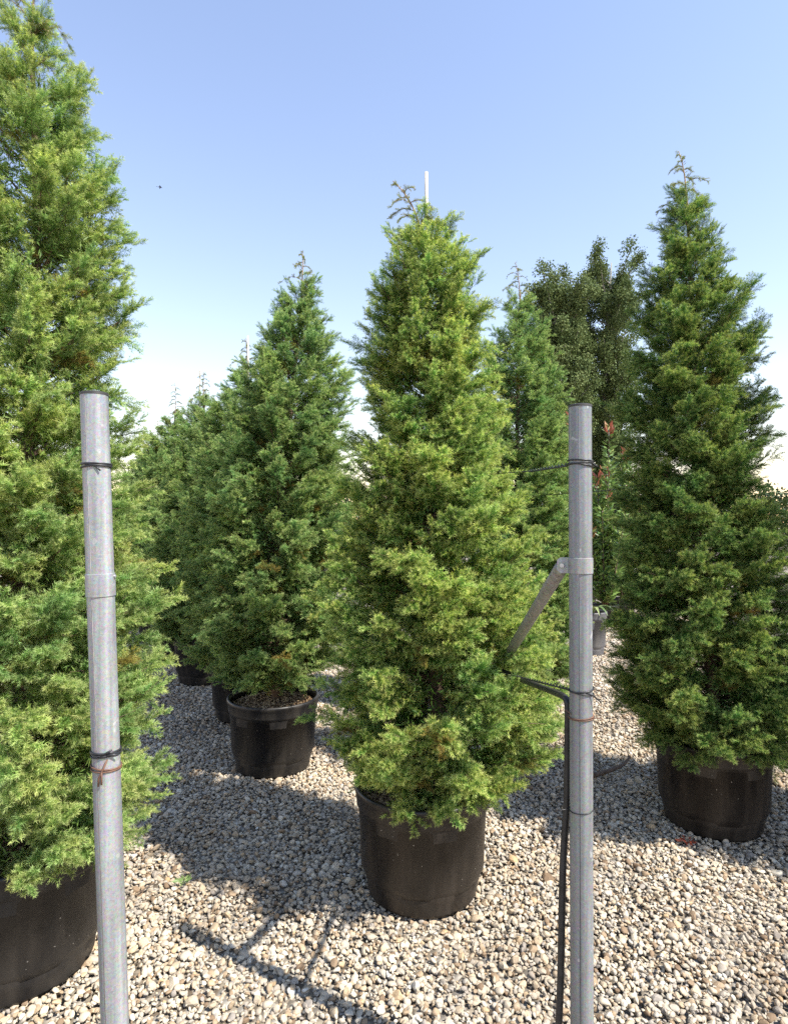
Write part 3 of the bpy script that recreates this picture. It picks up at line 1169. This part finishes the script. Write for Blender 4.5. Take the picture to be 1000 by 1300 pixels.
def on_post(root_loc, d, z):
    """Local point on a post's axis at world height z."""
    return d * ((z - root_loc[2]) / d.z)


def seam(root, d, t0, side, mat):
    b = MB()
    s = Vector(side).normalized()
    s = (s - d * s.dot(d)).normalized()
    b.tube([s * (PR - .0009) + d * .02, s * (PR - .0009) + t0 - d * .008], .0014, 6)
    link('weld_seam', b.mesh('weld_seam', mat), root)


seam(rpost, rd, rt, (-0.42, -1, 0), 'seam_dark')
seam(lpost, ld_, lt, (-0.25, -1, 0), 'seam')

# clamp band, lug and diagonal brace on the upright post
zc0 = at(737, 728, 1.64).z
zc1 = at(737, 708, 1.64).z
c0, c1 = on_post(r_base, rd, zc0), on_post(r_base, rd, zc1)
b = MB()
b.tube([c0, c0 + rd * .001, c1 - rd * .001, c1], [PR + .0014, PR + .0026, PR + .0026, PR + .0014], 40)
band = sharp(link('clamp_band', b.mesh('clamp_band', 'galv_band'), rpost))
# lug: two plates reaching from the band towards the brace
cm = (c0 + c1) / 2
lug_dir = Vector((-0.92, 0.38, 0.0)).normalized()
lug_n = Vector((lug_dir.y, -lug_dir.x, 0))
for s in (-1, 1):
    b = MB()
    o = cm + lug_dir * (PR + .011) + lug_n * (s * .009)
    hw, hh = .019, (zc1 - zc0) / 2
    outl = [(-hw, -hh), (hw * .55, -hh), (hw, -hh * .55), (hw, hh * .7), (hw * .5, hh), (-hw, hh)]
    vs = [o + lug_dir * p_ + Vector((0, 0, q_)) + lug_n * (k * .0022) for k in (-.5, .5) for p_, q_ in outl]
    fs = [tuple(range(6)), tuple(range(11, 5, -1))] + [(i, (i + 1) % 6, 6 + (i + 1) % 6, 6 + i) for i in range(6)]
    b.add(vs, fs)
    link('clamp_lug', b.mesh('clamp_lug', 'galv_band', smooth=False), rpost)
b = MB()
bo = cm + lug_dir * (PR + .016)
b.tube([bo - lug_n * .019, bo - lug_n * .0135, bo - lug_n * .0135, bo + lug_n * .0135, bo + lug_n * .0135, bo + lug_n * .019], [.0062, .0062, .0035, .0035, .0062, .0062], 6)
link('bolt', b.mesh('bolt', 'bolt', smooth=False), rpost)
b = MB()
bo2 = cm + Vector((.8, .5, 0)).normalized() * (PR + .004)
b.tube([bo2 - Vector((.004, 0, 0)), bo2 + Vector((.007, .004, 0))], .004, 6)
link('bolt', b.mesh('bolt', 'bolt', smooth=False), rpost)
# brace: seen leaving the clamp at (716,715) and entering the crown at (664,800)
foot = at(663, 802, 2.2)
start = Vector(r_base) + cm + lug_dir * (PR + .018) + Vector((0, 0, -.004))
bd = (foot - start).normalized()
end = start + bd * ((0.0 - start.z) / bd.z)
b = MB()
b.tube([start - Vector(r_base), start + bd * .012 - Vector(r_base), end - Vector(r_base)], [.012, .0185, .0185], 24)
link('brace_pipe', b.mesh('brace_pipe', 'galv_dull'), rpost)

# clamp band and bolt on the leaning post
zc0, zc1 = at(133, 757, 1.42).z, at(133, 728, 1.42).z
c0, c1 = on_post(l_base, ld_, zc0), on_post(l_base, ld_, zc1)
b = MB()
b.tube([c0, c0 + ld_ * .001, c1 - ld_ * .001, c1], [PR + .001, PR + .0022, PR + .0022, PR + .001], 40)
sharp(link('clamp_band', b.mesh('clamp_band', 'galv_sunlit'), lpost))
b = MB()
bo = (c0 + c1) / 2 + Vector((1, 0, .01)) * (PR + .002) + ld_ * .02
b.tube([bo - Vector((.004, 0, 0)), bo + Vector((.004, 0, 0))], .0035, 6)
link('bolt', b.mesh('bolt', 'bolt', smooth=False), lpost)


# ------------------------------------------------------------------ wires, ties and hose
def wire_thing(name, strands, mat, label, cat, origin):
    b = MB()
    for pts, rad in strands:
        b.tube([Vector(p_) - Vector(origin) for p_ in pts], rad, 7)
    o = link(name, b.mesh(name, mat))
    o.location = origin
    tag(o, label, cat)
    return o


def helix(p0, p1, rad, turns, phase=0.0, n=None):
    p0, p1 = Vector(p0), Vector(p1)
    d = (p1 - p0).normalized()
    u = d.cross(Vector((0, 0, 1))).normalized()
    w = d.cross(u)
    n = n or int(turns * 10)
    return [p0.lerp(p1, i / n) + (u * math.cos(phase + 6.283 * turns * i / n) + w * math.sin(phase + 6.283 * turns * i / n)) * rad for i in range(n + 1)]


zt = at(736, 588, 1.64).z
c = Vector(r_base) + on_post(r_base, rd, zt)
WR = 0.0021
tw0 = c + Vector((-PR - .003, .004, -.004))
tw1 = at(672, 598, 2.1)
far_end = Vector((-0.9, 3.2, at(638, 601, 1.80).z - 0.03))
wfar = at(636, 601, 2.45)
wend = wfar + (wfar - tw1) * 0.9
strands = [
    (ring(c + rd * .006, rd, PR + WR, tilt=.06), WR), (ring(c - rd * .001, rd, PR + WR * 1.05, tilt=-.07), WR), (ring(c - rd * .006, rd, PR + WR, tilt=.16), WR),
    (helix(tw0, tw1, .0032, 6.5), WR * .95), (helix(tw0, tw1, .0034, 6.5, 3.14), WR * .95),
    ([tw1, wfar, wend], WR * .75), ([c + Vector((PR * .7, -PR * .75, .002)), c + Vector((PR + .004, -PR * .4, -.006)), c + Vector((PR + .014, -.01, -.010))], WR * .9)]
wire_thing('guide_wire', strands, 'wire', 'black guide wire wound round the top of the upright post and twisted towards the juniper', 'wire', c)

zt = at(737, 877, 1.64).z
c = Vector(r_base) + on_post(r_base, rd, zt)
s1 = at(666, 861, 2.1)
strands = [
    (ring(c + rd * .004, rd, PR + WR, tilt=-.12), WR), (ring(c - rd * .003, rd, PR + WR * 1.05, tilt=.12), WR),
    (helix(c + Vector((-PR - .002, .004, .004)), s1, .003, 8), WR * .9), (helix(c + Vector((-PR - .002, .004, .004)), s1, .003, 8, 3.14), WR * .9),
    ([s1, s1 + (s1 - c) * 2.0], WR * .7),
    ([c + Vector((PR * .2, -PR * 1.02, .000)), c + Vector((PR * .8, -PR * .95, -.004)), c + Vector((PR * 1.5, -PR * .9, -.024))], WR * .9)]
wire_thing('guide_wire', strands, 'wire', 'lower black guide wire knotted round the upright post beside the bent hose', 'wire', c)

zt = at(737, 909, 1.64).z
c = Vector(r_base) + on_post(r_base, rd, zt)
strands = [(ring(c, rd, PR + .0018, tilt=-.1), .0018), (ring(c - rd * .004, rd, PR + .0018, tilt=-.04), .0018),
           ([c + Vector((PR * .75, -PR * .7, -.001)), c + Vector((PR * 1.2, -PR * .6, -.001)), c + Vector((PR * 1.55, -PR * .7, -.001))], .0013),
           ([c + Vector((-PR * .8, -PR * .4, .004)), c + Vector((-PR * 1.35, .0, .016))], .0016)]
wire_thing('tie_wire', strands, 'rust', 'rusty brown wire tie holding the black hose to the upright post', 'wire tie', c)

zt = at(737, 1027, 1.64).z
c = Vector(r_base) + on_post(r_base, rd, zt)
strands = [(ring(c, rd, PR + .0014, tilt=-.13), .0014), ([c + Vector((-PR - .001, 0, .003)), c + Vector((-PR - .018, -.012, .003)), c + Vector((-PR - .044, -.014, .002))], .0013),
           ([c + Vector((PR + .001, 0, -.002)), c + Vector((PR + .01, -.006, .006))], .0013)]
wire_thing('tie_wire', strands, 'wire', 'thin dark wire tie low on the upright post with one loose end', 'wire tie', c)

# hose: comes out of the juniper, bends at the post and runs down to the gravel
hz = [at(610, 842, 2.68), at(640, 853, 2.46), at(662, 863, 2.26), at(690, 874, 1.98), at(708, 881, 1.78), at(717, 886, 1.70), at(720.5, 897, 1.68), at(720.5, 930, 1.68),
      at(720, 985, 1.68), at(719, 1025, 1.68), at(716.5, 1060, 1.68), at(714.5, 1095, 1.675), at(713, 1150, 1.67), at(711, 1250, 1.67), at(706, 1350, 1.67)]
gnd = at(700, 1420, 1.67)
hz += [Vector((gnd.x, gnd.y, .10)), Vector((gnd.x - .02, gnd.y + .01, .035))]


def smooth_path(pts, k=5):
    out = []
    n = len(pts)
    for i in range(n - 1):
        p0, p1, p2, p3 = pts[max(i - 1, 0)], pts[i], pts[i + 1], pts[min(i + 2, n - 1)]
        for j in range(k):
            t = j / k
            out.append(0.5 * ((2 * p1) + (p2 - p0) * t + (2 * p0 - 5 * p1 + 4 * p2 - p3) * t * t + (3 * p1 - p0 - 3 * p2 + p3) * t ** 3))
    out.append(pts[-1])
    return out


wire_thing('irrigation_hose', [(smooth_path(hz), .0098)], 'hose', 'black irrigation hose running up the upright post and bending into the juniper', 'hose', hz[-1])

# ties on the leaning post
zt = at(130, 591, 1.42).z
c = Vector(l_base) + on_post(l_base, ld_, zt)
strands = [(ring(c + ld_ * .003, ld_, PR + WR, tilt=.03), WR), (ring(c - ld_ * .003, ld_, PR + WR, tilt=-.05), WR), (ring(c, ld_, PR + WR * 1.1, tilt=.12), WR * .9),
           ([c + Vector((PR * .35, -PR * 1.0, -.003)), c + Vector((PR * .75, -PR * .95, -.014))], WR * .9)]
wire_thing('tie_wire', strands, 'wire', 'black wire wound round the leaning post near its top', 'wire tie', c)
zt = at(137, 953, 1.42).z
c = Vector(l_base) + on_post(l_base, ld_, zt)
strands = [(ring(c + ld_ * .003, ld_, PR + WR, tilt=.03), WR), (ring(c - ld_ * .002, ld_, PR + WR, tilt=.12), WR), (ring(c - ld_ * .006, ld_, PR + WR, tilt=-.05), WR * .9),
           ([c + Vector((PR * .1, -PR * 1.06, -.002)), c + Vector((PR * .9, -PR * 1.0, .012))], WR),
           ([c + Vector((PR * .5, -PR * 1.0, 0)), c + Vector((PR * 1.3, -PR * .7, -.002))], WR)]
wire_thing('tie_wire', strands, 'wire', 'black wire bound round the lower part of the leaning post', 'wire tie', c)
zt = at(138, 972, 1.42).z
c = Vector(l_base) + on_post(l_base, ld_, zt)
f = Vector((PR * .05, -PR * 1.09, 0))
strands = [(ring(c + ld_ * .002, ld_, PR + .0018, tilt=.14), .0019), (ring(c - ld_ * .004, ld_, PR + .0018, tilt=.05), .0019),
           ([c + f + Vector((.016, 0, .026)), c + f + Vector((.004, -.002, -.002)), c + f + Vector((-.002, -.003, -.014)), c + f + Vector((-.004, -.002, -.034))], .002),
           ([c + f + Vector((.004, -.002, -.002)), c + f + Vector((.004, -.003, -.03))], .002)]
wire_thing('tie_wire', strands, 'rust', 'rusty brown twisted wire tie low on the leaning post', 'wire tie', c)

# a further row wire behind the upright post
w0, w1 = at(655, 631, 4.9), at(860, 614, 3.7)
wire_thing('row_wire', [([w0, w0.lerp(w1, .5) + Vector((0, 0, -.008)), w1], .0024)], 'wire', 'thin dark wire strung between the green juniper and the shaded juniper', 'wire', w0)

# ------------------------------------------------------------------ small things on the gravel
rr = random.Random(2)


def twig(pts, rad, label):
    o = pts[0]
    b = MB()
    sp = smooth_path([Vector(p_) for p_ in pts], 4)
    b.tube([p_ - Vector(o) for p_ in sp], [rad * (1 - .6 * i / (len(sp) - 1)) for i in range(len(sp))], 6)
    ob = link('twig', b.mesh('twig', 'twig'))
    ob.location = o
    tag(ob, label, 'twig')


def gpt(px, py, z=.03):
    d = (CAM_H - z) * FPX / (py - CY)
    return at(px, py, d)


twig([gpt(178, 1133), gpt(188, 1126, .036), gpt(198, 1120, .032)], .004, 'short dark twig lying on sunlit gravel beside the leaning post')
twig([gpt(752, 985, .035), gpt(775, 978, .045), gpt(792, 970, .06), gpt(799, 960, .09)], .016, 'thick bent brown stick on gravel beside the shaded juniper')
twig([gpt(178, 960, .16), gpt(187, 985, .12), gpt(186, 1005, .06), gpt(175, 1020, .03)], .0045, 'thin curved dark stem under the yellow-green juniper')


def leafy(name, px, py, mat, label, n, spread, leaf, cat):
    r = np.random.default_rng(px)
    o = gpt(px, py, .02)
    a = r.uniform(0, 6.28, n)
    P = np.stack([np.cos(a) * r.uniform(0, spread, n), np.sin(a) * r.uniform(0, spread, n), r.uniform(.005, .02, n)], 1)
    D = np.stack([np.cos(a), np.sin(a), r.uniform(.15, .9, n)], 1)
    v, t, tp = leaf_cloud(P, D, leaf * r.uniform(.7, 1.2, n), leaf * r.uniform(.35, .5, n), r.uniform(0, 1, n), px)
    ob = link(name, tri_mesh(name, v, t, mat, tp))
    ob.location = o
    tag(ob, label, cat)


leafy('weed', 233, 1124, 'weed', 'tiny pale green weed growing in sunlit gravel', 16, .022, .034, 'weed')
leafy('red_seedling', 873, 1072, 'redleaf', 'small clump of dark red leaves on gravel before the shaded pot', 26, .03, .03, 'plant')

# ------------------------------------------------------------------ bird in the sky
bp = at(203, 237.5, 45)
b = MB()
b.tube([(-.15, 0, 0), (-.08, 0, .01), (.02, 0, .015), (.10, 0, .01), (.16, 0, .0)], [.006, .028, .036, .026, .008], 8)
for s in (-1, 1):
    vs, fs = [], []
    for k in range(5):
        w = k / 4
        y_ = s * (.02 + .34 * w)
        z_ = .02 + .10 * w - .11 * w * w
        ch = .06 * (1 - .75 * w)
        vs += [(.03 - .05 * w + ch, y_, z_), (.03 - .05 * w - ch, y_, z_), (.03 - .05 * w, y_, z_ + .008)]
    for k in range(4):
        i = 3 * k
        fs += [(i, i + 2, i + 5, i + 3), (i + 2, i + 1, i + 4, i + 5), (i, i + 3, i + 4, i + 1)]
    b.add(vs, fs)
b.add([(-.14, -.01, .0), (-.14, .01, .0), (-.26, .045, .0), (-.26, -.045, .0), (-.2, 0, .008)], [(0, 1, 4), (1, 2, 4), (2, 3, 4), (3, 0, 4), (0, 3, 2, 1)])
bird = link('bird', b.mesh('bird', 'bird'))
bird.location = bp
bird.rotation_euler = (.15, .1, .35)
tag(bird, 'small dark bird flying in the clear sky', 'bird')
